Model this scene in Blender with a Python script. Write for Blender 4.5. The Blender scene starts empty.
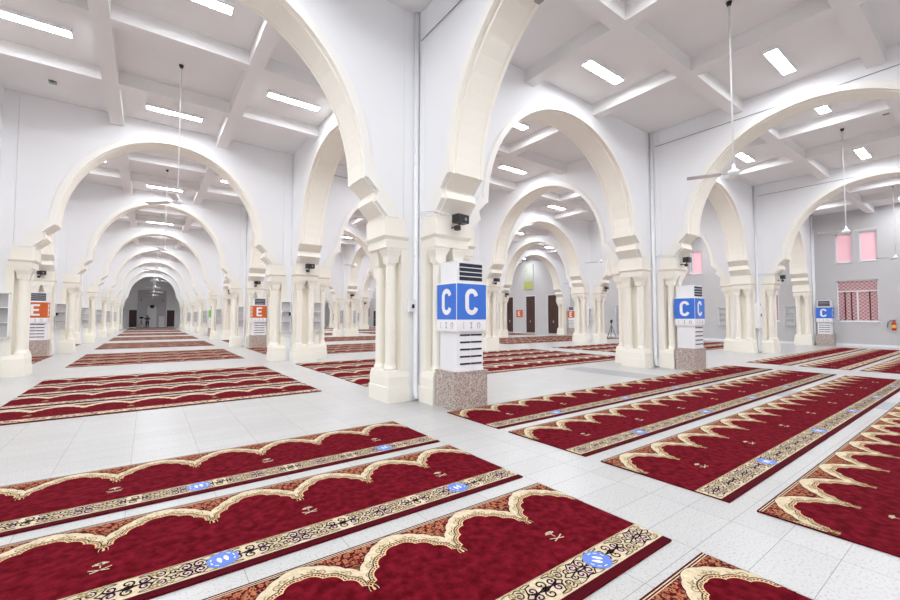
import bpy, math, random
from mathutils import Matrix, Vector
random.seed(7)
S = bpy.context.scene
COL = S.collection
PI = math.pi

# ------------------------------------------------------------------ layout (metres)
PX = [-11.66, -3.38, 4.32, 12.80, 21.45, 30.0]     # column lines; the last is the east wall
Y0, BY = 6.8, 8.248                                # first row of pillars in front of the camera, row spacing
HW, ZC, ZR = 0.34, 6.9, 7.2                        # half wall thickness, ceiling, coffer top
XW, XE, YS, YN = -12.0, 30.0, -9.9, 72.8
def RY(j): return Y0 + BY * j

# ------------------------------------------------------------------ materials
def new_mat(name):
    m = bpy.data.materials.new(name); m.use_nodes = True
    nt = m.node_tree; b = nt.nodes['Principled BSDF']
    return m, nt, b
def mat(name, col, rough=0.6, var=0.0, scale=3.0, metal=0.0, bump=0.0, spec=0.5, bscale=None, col2=None):
    m, nt, b = new_mat(name)
    b.inputs['Roughness'].default_value = rough
    b.inputs['Metallic'].default_value = metal
    b.inputs['Specular IOR Level'].default_value = spec
    tc = nt.nodes.new('ShaderNodeTexCoord')
    n = nt.nodes.new('ShaderNodeTexNoise'); n.inputs['Scale'].default_value = scale
    n.inputs['Detail'].default_value = 5
    nt.links.new(tc.outputs['Object'], n.inputs['Vector'])
    r = nt.nodes.new('ShaderNodeValToRGB')
    c2 = col2 or tuple(c * (1 - var) for c in col)
    r.color_ramp.elements[0].position = 0.35; r.color_ramp.elements[0].color = (*c2, 1)
    r.color_ramp.elements[1].position = 0.65; r.color_ramp.elements[1].color = (*col, 1)
    nt.links.new(n.outputs['Fac'], r.inputs['Fac'])
    nt.links.new(r.outputs['Color'], b.inputs['Base Color'])
    if bump:
        n2 = nt.nodes.new('ShaderNodeTexNoise'); n2.inputs['Scale'].default_value = bscale or scale * 8
        nt.links.new(tc.outputs['Object'], n2.inputs['Vector'])
        bp = nt.nodes.new('ShaderNodeBump'); bp.inputs['Strength'].default_value = bump
        bp.inputs['Distance'].default_value = 0.01
        nt.links.new(n2.outputs['Fac'], bp.inputs['Height'])
        nt.links.new(bp.outputs['Normal'], b.inputs['Normal'])
    return m
M = {}
M['wall'] = mat('wall_plaster', (0.86, 0.87, 0.89), 0.7, 0.01, 1.5)
M['ceil'] = mat('ceiling_plaster', (0.80, 0.79, 0.79), 0.8, 0.015, 1.5)
M['cream'] = mat('cream_paint', (0.90, 0.87, 0.785), 0.5, 0.01, 2.0)
M['cream_l'] = mat('pale_moulding_paint', (0.89, 0.88, 0.84), 0.5, 0.02, 2.0)
M['white'] = mat('white_enamel', (0.86, 0.87, 0.90), 0.35, 0.01)
M['eastwall'] = mat('east_wall_plaster', (0.57, 0.565, 0.575), 0.75, 0.03, 1.2, bump=0.05)
M['shelf_back'] = mat('shelf_back_grey', (0.60, 0.60, 0.60), 0.6)
M['pipe'] = mat('white_pipe', (0.86, 0.87, 0.89), 0.5, 0.01)
M['black'] = mat('black_plastic', (0.012, 0.012, 0.015), 0.4, 0.0)
M['slot'] = mat('dark_slot', (0.01, 0.012, 0.03), 0.5)
M['grey'] = mat('grey_plastic', (0.28, 0.28, 0.29), 0.5, 0.05)
M['blue'] = mat('blue_print', (0.04, 0.175, 0.70), 0.4, 0.02)
M['orange'] = mat('orange_print', (0.62, 0.12, 0.015), 0.4, 0.02)
M['green'] = mat('green_print', (0.15, 0.62, 0.05), 0.4, 0.02)
M['print'] = mat('white_print', (0.88, 0.88, 0.90), 0.4)
M['brown'] = mat('dark_wood', (0.07, 0.028, 0.02), 0.45, 0.3, 6)
M['redpaint'] = mat('red_paint', (0.35, 0.03, 0.04), 0.5, 0.1)
M['steel'] = mat('fan_metal', (0.72, 0.72, 0.74), 0.35, 0.02)
M['red'] = mat('carpet_red_pile', (0.17, 0.006, 0.016), 0.95, 0, 16, bump=0.6, bscale=300, spec=0.05, col2=(0.085, 0.001, 0.005))
M['darkred'] = mat('carpet_dark_red', (0.075, 0.001, 0.006), 0.95, 0.25, 8, spec=0.1)
M['c_cream'] = mat('carpet_cream', (0.66, 0.57, 0.42), 0.95, 0, 40, spec=0.05, col2=(0.54, 0.44, 0.29))
M['c_beige'] = mat('carpet_beige', (0.30, 0.23, 0.10), 0.95, 0.1, 30, spec=0.1)
M['c_salmon'] = mat('carpet_salmon', (0.48, 0.17, 0.08), 0.95, 0.2, 30, spec=0.1)
M['c_black'] = mat('carpet_black', (0.018, 0.006, 0.010), 0.95, 0.1, 30, spec=0.1)
M['c_blush'] = mat('carpet_blush', (0.66, 0.48, 0.47), 0.95, 0.1, 30, spec=0.1)
M['c_orange'] = mat('carpet_tan_line', (0.80, 0.48, 0.24), 0.95, 0.1, 30, spec=0.1)
M['sticker'] = mat('sticker_blue', (0.075, 0.17, 0.58), 0.4, 0.02)
M['band'] = mat('grey_marble', (0.33, 0.345, 0.37), 0.35, 0.12, 4)
M['skin'] = mat('skin', (0.35, 0.2, 0.13), 0.6)
M['cloth'] = mat('dark_cloth', (0.03, 0.03, 0.05), 0.9, 0.1)
M['shirt'] = mat('grey_shirt', (0.08, 0.09, 0.12), 0.9, 0.1)
M['niche'] = mat('mihrab_stone', (0.55, 0.54, 0.58), 0.6, 0.05)

def voro(name, cols, scale, rough=0.9, spec=0.3):
    m, nt, b = new_mat(name)
    b.inputs['Roughness'].default_value = rough; b.inputs['Specular IOR Level'].default_value = spec
    tc = nt.nodes.new('ShaderNodeTexCoord'); v = nt.nodes.new('ShaderNodeTexVoronoi')
    v.inputs['Scale'].default_value = scale
    nt.links.new(tc.outputs['Object'], v.inputs['Vector'])
    sp = nt.nodes.new('ShaderNodeSeparateColor'); nt.links.new(v.outputs['Color'], sp.inputs['Color'])
    r = nt.nodes.new('ShaderNodeValToRGB'); r.color_ramp.interpolation = 'CONSTANT'
    for k, c in enumerate(cols):
        e = r.color_ramp.elements[k] if k < 2 else r.color_ramp.elements.new(k / len(cols))
        e.position = k / len(cols); e.color = (*c, 1)
    nt.links.new(sp.outputs['Red'], r.inputs['Fac']); nt.links.new(r.outputs['Color'], b.inputs['Base Color'])
    return m
M['granite'] = voro('pink_grey_granite', [(0.42, 0.34, 0.30), (0.56, 0.48, 0.44), (0.24, 0.18, 0.165), (0.48, 0.39, 0.35), (0.64, 0.58, 0.54)], 70, 0.45)
M['c_mix'] = voro('carpet_border_pattern', [(0.62, 0.50, 0.36), (0.03, 0.006, 0.01), (0.60, 0.46, 0.38), (0.30, 0.20, 0.10), (0.62, 0.52, 0.37), (0.10, 0.02, 0.03)], 42, 0.95, 0.1)
M['c_fill'] = voro('carpet_filler_pattern', [(0.09, 0.002, 0.006), (0.27, 0.08, 0.04), (0.11, 0.004, 0.01), (0.30, 0.15, 0.08), (0.04, 0.002, 0.004)], 75, 0.95, 0.1)

def floor_mat():
    m, nt, b = new_mat('white_marble_tiles')
    tc = nt.nodes.new('ShaderNodeTexCoord')
    mp = nt.nodes.new('ShaderNodeMapping'); mp.inputs['Location'].default_value = (0.1, -0.07, 0)
    nt.links.new(tc.outputs['Object'], mp.inputs['Vector'])
    br = nt.nodes.new('ShaderNodeTexBrick')
    br.inputs['Scale'].default_value = 1.0; br.inputs['Brick Width'].default_value = 0.6
    br.inputs['Row Height'].default_value = 0.3; br.inputs['Mortar Size'].default_value = 0.0022
    br.inputs['Mortar Smooth'].default_value = 0.2; br.inputs['Bias'].default_value = 0
    br.offset = 0.0
    br.inputs['Color1'].default_value = (0.50, 0.50, 0.497, 1); br.inputs['Color2'].default_value = (0.465, 0.463, 0.46, 1)
    br.inputs['Mortar'].default_value = (0.20, 0.20, 0.20, 1)
    nt.links.new(mp.outputs['Vector'], br.inputs['Vector'])
    n = nt.nodes.new('ShaderNodeTexNoise'); n.inputs['Scale'].default_value = 60; n.inputs['Detail'].default_value = 8
    nt.links.new(tc.outputs['Object'], n.inputs['Vector'])
    r = nt.nodes.new('ShaderNodeValToRGB')
    r.color_ramp.elements[0].position = 0.34; r.color_ramp.elements[0].color = (0.74, 0.735, 0.73, 1)
    r.color_ramp.elements[1].position = 0.48; r.color_ramp.elements[1].color = (1, 1, 1, 1)
    nt.links.new(n.outputs['Fac'], r.inputs['Fac'])
    mx = nt.nodes.new('ShaderNodeMix'); mx.data_type = 'RGBA'; mx.blend_type = 'MULTIPLY'
    mx.inputs['Factor'].default_value = 1.0
    nt.links.new(br.outputs['Color'], mx.inputs[6]); nt.links.new(r.outputs['Color'], mx.inputs[7])
    nt.links.new(mx.outputs[2], b.inputs['Base Color'])
    b.inputs['Roughness'].default_value = 0.30
    return m
M['floor'] = floor_mat()

def emit(name, col, s):
    m, nt, b = new_mat(name)
    b.inputs['Base Color'].default_value = (0.9, 0.9, 0.9, 1)
    b.inputs['Emission Color'].default_value = (*col, 1)
    b.inputs['Emission Strength'].default_value = s
    return m
M['tube'] = emit('lit_diffuser', (0.93, 0.96, 1.0), 30.0)

def window_mat(name, lattice):
    m, nt, b = new_mat(name)
    out = nt.nodes['Material Output']
    tl = nt.nodes.new('ShaderNodeBsdfTranslucent'); mix = nt.nodes.new('ShaderNodeMixShader')
    mix.inputs['Fac'].default_value = 0.3
    tc = nt.nodes.new('ShaderNodeTexCoord')
    if lattice:
        sep = nt.nodes.new('ShaderNodeSeparateXYZ'); nt.links.new(tc.outputs['Object'], sep.inputs[0])
        def mth(op, a, bb=None):
            k = nt.nodes.new('ShaderNodeMath'); k.operation = op
            for idx, v in enumerate((a, bb)):
                if v is None: continue
                if isinstance(v, (int, float)): k.inputs[idx].default_value = v
                else: nt.links.new(v, k.inputs[idx])
            return k.outputs[0]
        u = mth('ADD', sep.outputs['Y'], sep.outputs['Z']); v = mth('SUBTRACT', sep.outputs['Y'], sep.outputs['Z'])
        def line(q, p, w): return mth('LESS_THAN', mth('PINGPONG', q, p), w)
        l = mth('MAXIMUM', line(u, 0.09, 0.016), line(v, 0.09, 0.016))
        ring = mth('LESS_THAN', mth('ADD', mth('PINGPONG', sep.outputs['Y'], 0.09), mth('PINGPONG', sep.outputs['Z'], 0.09)), 0.035)
        l = mth('MAXIMUM', l, ring)
        mx = nt.nodes.new('ShaderNodeMix'); mx.data_type = 'RGBA'
        nt.links.new(l, mx.inputs['Factor'])
        mx.inputs[6].default_value = (0.50, 0.25, 0.26, 1); mx.inputs[7].default_value = (0.72, 0.60, 0.61, 1)
        nt.links.new(mx.outputs[2], b.inputs['Base Color']); nt.links.new(mx.outputs[2], tl.inputs['Color'])
    else:
        n = nt.nodes.new('ShaderNodeTexNoise'); n.inputs['Scale'].default_value = 1.2
        nt.links.new(tc.outputs['Object'], n.inputs['Vector'])
        r = nt.nodes.new('ShaderNodeValToRGB')
        r.color_ramp.elements[0].color = (0.90, 0.62, 0.66, 1); r.color_ramp.elements[1].color = (0.93, 0.72, 0.75, 1)
        nt.links.new(n.outputs['Fac'], r.inputs['Fac'])
        nt.links.new(r.outputs['Color'], b.inputs['Base Color']); nt.links.new(r.outputs['Color'], tl.inputs['Color'])
    nt.links.new(b.outputs[0], mix.inputs[1]); nt.links.new(tl.outputs[0], mix.inputs[2])
    nt.links.new(mix.outputs[0], out.inputs['Surface'])
    return m
M['pane'] = window_mat('pink_frosted_pane', False)
M['lattice'] = window_mat('pink_lattice_pane', True)

# ------------------------------------------------------------------ mesh builder
class MB:
    def __init__(s): s.v = []; s.f = []; s.mi = []; s.mats = []; s.sm = []; s.cur = 0
    def mat(s, name):
        if name not in s.mats: s.mats.append(name)
        s.cur = s.mats.index(name); return s
    def face(s, idx, smooth=False): s.f.append(idx); s.mi.append(s.cur); s.sm.append(smooth)
    def add(s, vs, fs, smooth=False):
        o = len(s.v); s.v += [tuple(a) for a in vs]
        for f in fs: s.face([o + k for k in f], smooth)
        return s
    def box(s, x0, x1, y0, y1, z0, z1):
        return s.add([(x0,y0,z0),(x1,y0,z0),(x1,y1,z0),(x0,y1,z0),(x0,y0,z1),(x1,y0,z1),(x1,y1,z1),(x0,y1,z1)],
              [(0,3,2,1),(4,5,6,7),(0,1,5,4),(1,2,6,5),(2,3,7,6),(3,0,4,7)])
    def frus(s, a, z0, b, z1):      # a,b = (x0,x1,y0,y1)
        return s.add([(a[0],a[2],z0),(a[1],a[2],z0),(a[1],a[3],z0),(a[0],a[3],z0),(b[0],b[2],z1),(b[1],b[2],z1),(b[1],b[3],z1),(b[0],b[3],z1)],
              [(0,3,2,1),(4,5,6,7),(0,1,5,4),(1,2,6,5),(2,3,7,6),(3,0,4,7)])
    def lathe(s, prof, cx=0, cy=0, n=16, cap=True):
        for (r0, z0), (r1, z1) in zip(prof, prof[1:]):
            o = len(s.v)
            for r, z in ((r0, z0), (r1, z1)):
                for k in range(n):
                    a = 2*PI*k/n; s.v.append((cx + r*math.cos(a), cy + r*math.sin(a), z))
            for k in range(n): s.face([o+k, o+(k+1)%n, o+n+(k+1)%n, o+n+k], True)
        if cap:
            for (r, z), flip in ((prof[0], True), (prof[-1], False)):
                o = len(s.v)
                for k in range(n):
                    a = 2*PI*k/n; s.v.append((cx + r*math.cos(a), cy + r*math.sin(a), z))
                f = [o+k for k in range(n)]; s.face(f[::-1] if flip else f)
        return s
    def prism_y(s, poly, y0, y1):   # poly in x,z
        n = len(poly); o = len(s.v)
        s.v += [(x, y0, z) for x, z in poly] + [(x, y1, z) for x, z in poly]
        s.face([o+k for k in range(n)]); s.face([o+n+k for k in range(n)][::-1])
        for k in range(n): s.face([o+k, o+n+k, o+n+(k+1)%n, o+(k+1)%n])
        return s
    def tube(s, pts, r, n=8):
        pts = [Vector(p) for p in pts]; o = len(s.v); prev = None
        for i, p in enumerate(pts):
            d = (pts[min(i+1,len(pts)-1)] - pts[max(i-1,0)]).normalized()
            a = d.orthogonal().normalized() if prev is None else (prev - d*prev.dot(d)).normalized()
            prev = a; b = d.cross(a)
            for k in range(n):
                t = 2*PI*k/n; s.v.append(tuple(p + (a*math.cos(t) + b*math.sin(t))*r))
        for i in range(len(pts)-1):
            for k in range(n):
                s.face([o+i*n+k, o+i*n+(k+1)%n, o+(i+1)*n+(k+1)%n, o+(i+1)*n+k], True)
        s.face([o+k for k in range(n)][::-1]); s.face([o+(len(pts)-1)*n+k for k in range(n)])
        return s
    def merge(s, other, mtx):
        o = len(s.v); s.v += [tuple(mtx @ Vector(p)) for p in other.v]
        for f, mi, sm in zip(other.f, other.mi, other.sm):
            s.mat(other.mats[mi]); s.face([o+k for k in f], sm)
        return s
    def mesh(s, name):
        me = bpy.data.meshes.new(name); me.from_pydata(s.v, [], s.f)
        for m in s.mats: me.materials.append(M[m])
        me.polygons.foreach_set('material_index', s.mi); me.polygons.foreach_set('use_smooth', s.sm)
        me.update(); return me
    def obj(s, name, parent=None, loc=(0,0,0), rz=0):
        return link(name, s.mesh(name), parent, loc, rz)
def link(name, me, parent=None, loc=(0,0,0), rz=0):
    o = bpy.data.objects.new(name, me); COL.objects.link(o)
    o.location = loc; o.rotation_euler = (0, 0, rz); o.parent = parent
    return o
def mb(m): return MB().mat(m)
def tag(o, label, cat, group=None):
    o['label'] = label; o['category'] = cat
    if group: o['group'] = group
    return o
def struct(o): o['kind'] = 'structure'; return o
def thing(name, label, cat, loc, rz=0, group=None):
    return tag(link(name, None, None, loc, rz), label, cat, group)
def dup(src, loc, rz, label):
    r = src.copy(); COL.objects.link(r); r.location = loc; r.rotation_euler = (0, 0, rz); r['label'] = label
    for ch in list(src.children):
        c = ch.copy(); COL.objects.link(c); c.parent = r
        for g in list(ch.children):
            d = g.copy(); COL.objects.link(d); d.parent = c
    return r
ORD = ['first','second','third','fourth','fifth','sixth','seventh','eighth','ninth','tenth','eleventh']

# ------------------------------------------------------------------ camera
f_px, yaw, pit, rol = 411.377, math.radians(36.28262292), math.radians(2.39093132), math.radians(0.062)
cy_, sy_, cp_, sp_ = math.cos(yaw), math.sin(yaw), math.cos(pit), math.sin(pit)
F = Vector((sy_*cp_, cy_*cp_, sp_)); R = Vector((cy_, -sy_, 0)); U = R.cross(F)
R, U = R*math.cos(rol)+U*math.sin(rol), -R*math.sin(rol)+U*math.cos(rol)
cam = bpy.data.cameras.new('camera'); cam.sensor_width = 36; cam.lens = 36*f_px/900
cam.clip_start = 0.05; cam.clip_end = 300
co = bpy.data.objects.new('camera', cam); COL.objects.link(co)
co.matrix_world = Matrix(((R.x,U.x,-F.x,0),(R.y,U.y,-F.y,0),(R.z,U.z,-F.z,1.5),(0,0,0,1)))
S.camera = co

# ------------------------------------------------------------------ room shell
struct(mb('floor').box(XW, XE+0.3, YS, YN+0.3, -0.2, 0).obj('floor'))
struct(mb('band').box(9.75, 10.65, -3, 7.75, -0.02, 0.0015).obj('trim_1'))

def cells(mbd, u0, u1, z0, z1, holes, place):
    us = sorted({u0, u1, *[h[0] for h in holes], *[h[1] for h in holes]})
    zs = sorted({z0, z1, *[h[2] for h in holes], *[h[3] for h in holes]})
    for a, b in zip(us, us[1:]):
        for c, d in zip(zs, zs[1:]):
            um, zm = (a+b)/2, (c+d)/2
            if any(h[0] < um < h[1] and h[2] < zm < h[3] for h in holes): continue
            mbd.box(*place(a, b, c, d))
wins, holes, doors = [], [], []
for rc in (2.67, 10.92, 35.66, 43.9):
    for dy in (-2.06, 2.06):
        yc = rc + dy
        wins.append(('low', yc-0.78, yc+0.80, 1.30, 3.47))
        wins.append(('up', yc-0.80, yc-0.14, 4.46, 6.0)); wins.append(('up', yc+0.14, yc+0.80, 4.46, 6.0))
for a, b in ((24.1, 25.55), (27.0, 28.3), (29.95, 31.0), (60.9, 62.4)): doors.append((a, b, 0.0, 3.6 if b < 40 else 2.6))
wins.append(('low', 63.6, 65.4, 1.4, 3.7))
holes = [w[1:] for w in wins] + doors
w = mb('eastwall'); cells(w, YS, YN, 0, ZR+0.1, holes, lambda a,b,c,d: (XE, XE+0.3, a, b, c, d)); struct(w.obj('wall_east'))
w = mb('wall'); cells(w, XW, XE, 0, ZR+0.1, [(-2.15,-1.2,0,2.5),(2.2,3.2,0,2.5)], lambda a,b,c,d: (a, b, YN, YN+0.3, c, d)); struct(w.obj('wall_north'))
struct(mb('wall').box(XW-0.3, XW, YS, YN, 0, ZR+0.1).obj('wall_west'))
struct(mb('wall').box(XW-0.3, XE+0.3, YS-0.3, YS, 0, ZR+0.1).obj('wall_south'))
bb = mb('wall'); bb.box(XE-0.02, XE, YS, 24.0, 0, 0.12); struct(bb.obj('baseboard_east'))
for n, (kind, a, b, c, d) in enumerate(wins):
    o = struct(link('window_%d' % (n+1), None, None, (XE+0.12, (a+b)/2, c)))
    hw, h = (b-a)/2, d-c
    fr = mb('white')
    t = 0.05
    for bx in ((-hw,-hw+t,0,h),(hw-t,hw,0,h),(-hw,hw,0,t),(-hw,hw,h-t,h)): fr.box(-0.04,0.04,bx[0],bx[1],bx[2],bx[3])
    if kind == 'low':
        fr.box(-0.05,0.05,-hw,hw,h*0.72,h*0.72+0.06); fr.box(-0.05,0.05,-0.03,0.03,0,h*0.72)
    fr.obj('window_frame', o)
    mb('pane' if kind == 'up' else 'lattice').box(0.02, 0.026, -hw+t, hw-t, t, h-t).obj('window_pane', o)
    if kind == 'low':
        g = mb('brown')
        for yy in (-0.42, 0.22, 0.45): g.box(-0.005, 0.012, yy*hw/0.73-0.025, yy*hw/0.73+0.025, t, h*0.72)
        g.obj('window_bar', o)
    mb('white').box(-0.16, 0.0, -hw-0.04, hw+0.04, -0.04, -0.001).obj('window_sill', o)
for n, (a, b, c, d) in enumerate(doors):
    o = struct(link('door_%d' % (n+1), None, None, (XE+0.12, (a+b)/2, 0)))
    hw = (b-a)/2; g = mb('brown').box(-0.03, 0.03, -hw+0.05, hw-0.05, 0.01, d-0.05)
    for zz in (0.3, d/2+0.1):
        for s in (-1, 1): g.box(-0.045, -0.03, min(s*0.08, s*(hw-0.14)), max(s*0.08, s*(hw-0.14)), zz, zz+d/2-0.45)
    g.obj('door_leaf', o)
    fr = mb('white'); fr.box(-0.12,0.06,-hw,-hw+0.05,0,d); fr.box(-0.12,0.06,hw-0.05,hw,0,d); fr.box(-0.12,0.06,-hw,hw,d-0.05,d); fr.obj('door_frame', o)
    mb('steel').box(-0.09, -0.045, 0.04, 0.08, 1.0, 1.2).obj('door_handle', o)
for n, (a, b) in enumerate(((-2.15,-1.2),(2.2,3.2))):
    o = struct(link('door_%d' % (n+5), None, None, ((a+b)/2, YN+0.1, 0)))
    hw = (b-a)/2; g = mb('brown').box(-hw+0.04, hw-0.04, -0.03, 0.03, 0.01, 2.46)
    for s in (-1, 1): g.box(min(s*0.05, s*(hw-0.1)), max(s*0.05, s*(hw-0.1)), -0.045, -0.03, 0.3, 2.2)
    g.obj('door_leaf', o)
    fr = mb('white'); fr.box(-hw,-hw+0.04,-0.1,0.05,0,2.5); fr.box(hw-0.04,hw,-0.1,0.05,0,2.5); fr.box(-hw,hw,-0.1,0.05,2.46,2.5); fr.obj('door_frame', o)

# ceiling with four coffers in every bay, laid out as a plus
BI, BO, BH = 1.45, None, 1.15
ce = mb('ceil')
js = list(range(-2, 8)); CX = {2: 8.32, 3: 16.75}
def bay(i, j):
    x0 = PX[i]+HW; x1 = PX[i+1]-HW if i < 4 else XE
    y0 = RY(j)+HW if j > -2 else YS; y1 = RY(j+1)-HW if j < 7 else YN
    cx = CX.get(i, (PX[i]+PX[i+1])/2); cy = (RY(j)+RY(j+1))/2 + (0.15 if i >= 2 else 0)
    return x0, x1, y0, y1, cx, cy
for i in range(5):
    for j in js:
        x0, x1, y0, y1, cx, cy = bay(i, j)
        x0 = max(x0, XW)
        for s_ in (-1, 1):
            a, c = sorted((cx+s_*BH, cx+s_*BI)); ce.box(a, c, y0, y1, ZC, ZR+0.0)
            a, c = sorted((cy+s_*BH, cy+s_*BI)); [ce.box(p, q, a, c, ZC, ZR) for p, q in ((x0, cx-BI), (cx-BH, cx+BH), (cx+BI, x1)) if q > p+.01]
struct(ce.obj('trim_2'))
ce = mb('ceil').box(XW-0.3, XE+0.3, YS-0.3, YN+0.3, ZR, ZR+0.3)
struct(ce.obj('ceiling'))

# ------------------------------------------------------------------ pillars
def arm_pedestal():
    b = mb('cream'); b.box(0.5, 0.94, -0.385, 0.385, 0, 0.27); b.box(0.5, 0.925, -0.37, 0.37, 0.27, 0.44)
    b.frus((0.5, 0.925, -0.37, 0.37), 0.44, (0.5, 0.91, -0.335, 0.335), 0.55)
    b.box(0.5, 0.66, -0.348, 0.348, 0.55, 2.75); return b
def arm_col(y):
    return mb('cream').lathe([(0.115,0.55),(0.12,0.59),(0.10,0.63),(0.092,0.66),(0.090,2.42),(0.105,2.44),(0.105,2.47)], 0.80, y, 16)
def arm_cap(y):
    b = mb('cream'); b.frus((0.80-0.10,0.80+0.10,y-0.10,y+0.10), 2.47, (0.80-0.11,0.80+0.11,y-0.11,y+0.11), 2.58); b.frus((0.80-0.11,0.80+0.11,y-0.11,y+0.11), 2.58, (0.80-0.148,0.80+0.148,y-0.148,y+0.148), 2.68)
    b.box(0.80-0.155,0.80+0.155,y-0.155,y+0.155, 2.68, 2.73); return b
def arm_ent():
    b = mb('cream'); b.box(0.55, 0.985, -0.36, 0.36, 2.73, 2.88); b.frus((0.55,0.985,-0.36,0.36), 2.88, (0.55,1.04,-0.41,0.41), 2.93)
    b.box(0.55, 1.04, -0.41, 0.41, 2.93, 2.96); return b
def arm_imp():
    b = mb('cream'); b.box(0.60, 1.02, -0.37, 0.37, 2.96, 3.27); return b
ARM = [('pedestal', arm_pedestal().mesh('pedestal')), ('colonnette', arm_col(-0.19).mesh('colonnette')), ('colonnette', arm_col(0.19).mesh('colonnette')),
       ('capital', arm_cap(-0.19).mesh('capital')), ('capital', arm_cap(0.19).mesh('capital')), ('entablature', arm_ent().mesh('entablature')), ('impost_block', arm_imp().mesh('impost_block'))]
ARM_MB = [arm_pedestal(), arm_col(-0.19), arm_col(0.19), arm_cap(-0.19), arm_cap(0.19), arm_ent(), arm_imp()]
def core_mb(arms):
    b = mb('wall')
    L = 0.62
    b.box(-HW, HW, -HW, HW, 0, ZR-0.005)
    for a in arms:
        t = MB().mat('wall'); t.box(HW, L, -HW, HW, 0, ZR-0.005); t.box(HW, L, -HW-0.015, -HW, 0, 0.27); t.box(HW, L, HW, HW+0.015, 0, 0.27)
        b.merge(t, Matrix.Rotation(a*PI/2, 4, 'Z'))
    return b
def make_pillar(label, loc, arms=(0,1,2,3)):
    t = thing('pillar', label, 'pillar', loc, 0, 'cream and white pillars carrying the arches')
    core_mb(arms).obj('core', t)
    for a in arms:
        for n, me in ARM: link(n, me, t, rz=a*PI/2)
    return t
def far_mb(arms):
    b = core_mb(arms)
    for a in arms:
        for p in ARM_MB: b.merge(p, Matrix.Rotation(a*PI/2, 4, 'Z'))
    return b
LINE = ['outer left pillar line', 'pillar line left of the long aisle', 'pillar line right of the long aisle',
        'second pillar line from the right wall', 'pillar line nearest the pink windows', 'east wall']
def plabel(i, j):
    if (i, j) == (2, 0): return 'nearest cream and white pillar with paired colonnettes, behind the largest blue C unit'
    if (i, j) == (3, 0): return 'cream and white pillar at right behind the second largest blue C unit'
    if j < 0: return 'cream and white cross-shaped pillar behind the camera, %s' % LINE[i]
    return 'cream pillar, %s from the front in the %s' % (ORD[j], LINE[i])
proto = far_me = None
for i in range(5):
    for j in range(-1, 8):
        if i == 0 and not 1 <= j <= 4: continue
        loc = (PX[i], RY(j), 0)
        if j <= 3 and i > 0:
            if proto is None: proto = make_pillar(plabel(i, j), loc)
            else: dup(proto, loc, 0, plabel(i, j))
        else:
            if far_me is None: far_me = far_mb((0,1,2,3)).mesh('pillar')
            tag(link('pillar', far_me, None, loc), plabel(i, j), 'pillar', 'cream and white pillars carrying the arches')
pp = None
for j in range(-1, 8):
    lab = 'cream half pillar against the right wall, %s from the front' % ORD[max(j,0)] if j >= 0 else 'cream half pillar against the east wall behind the camera'
    if pp is None: pp = make_pillar(lab, (XE-0.005, RY(j), 0), (2,)); 
    else: dup(pp, (XE-0.005, RY(j), 0), 0, lab)
for o in [o for o in COL.objects if o.name.startswith('pillar') and abs(o.location.x-(XE-0.005)) < 0.01 and o.parent is None]:
    o['group'] = 'half pillars against the east wall'
# cut the half pillar's core to its wall side (its mesh is shared by all the copies)
me = next(c for c in pp.children if c.name.startswith('core')).data
for v in me.vertices:
    if v.co.x > 0: v.co.x = 0.001

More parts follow.
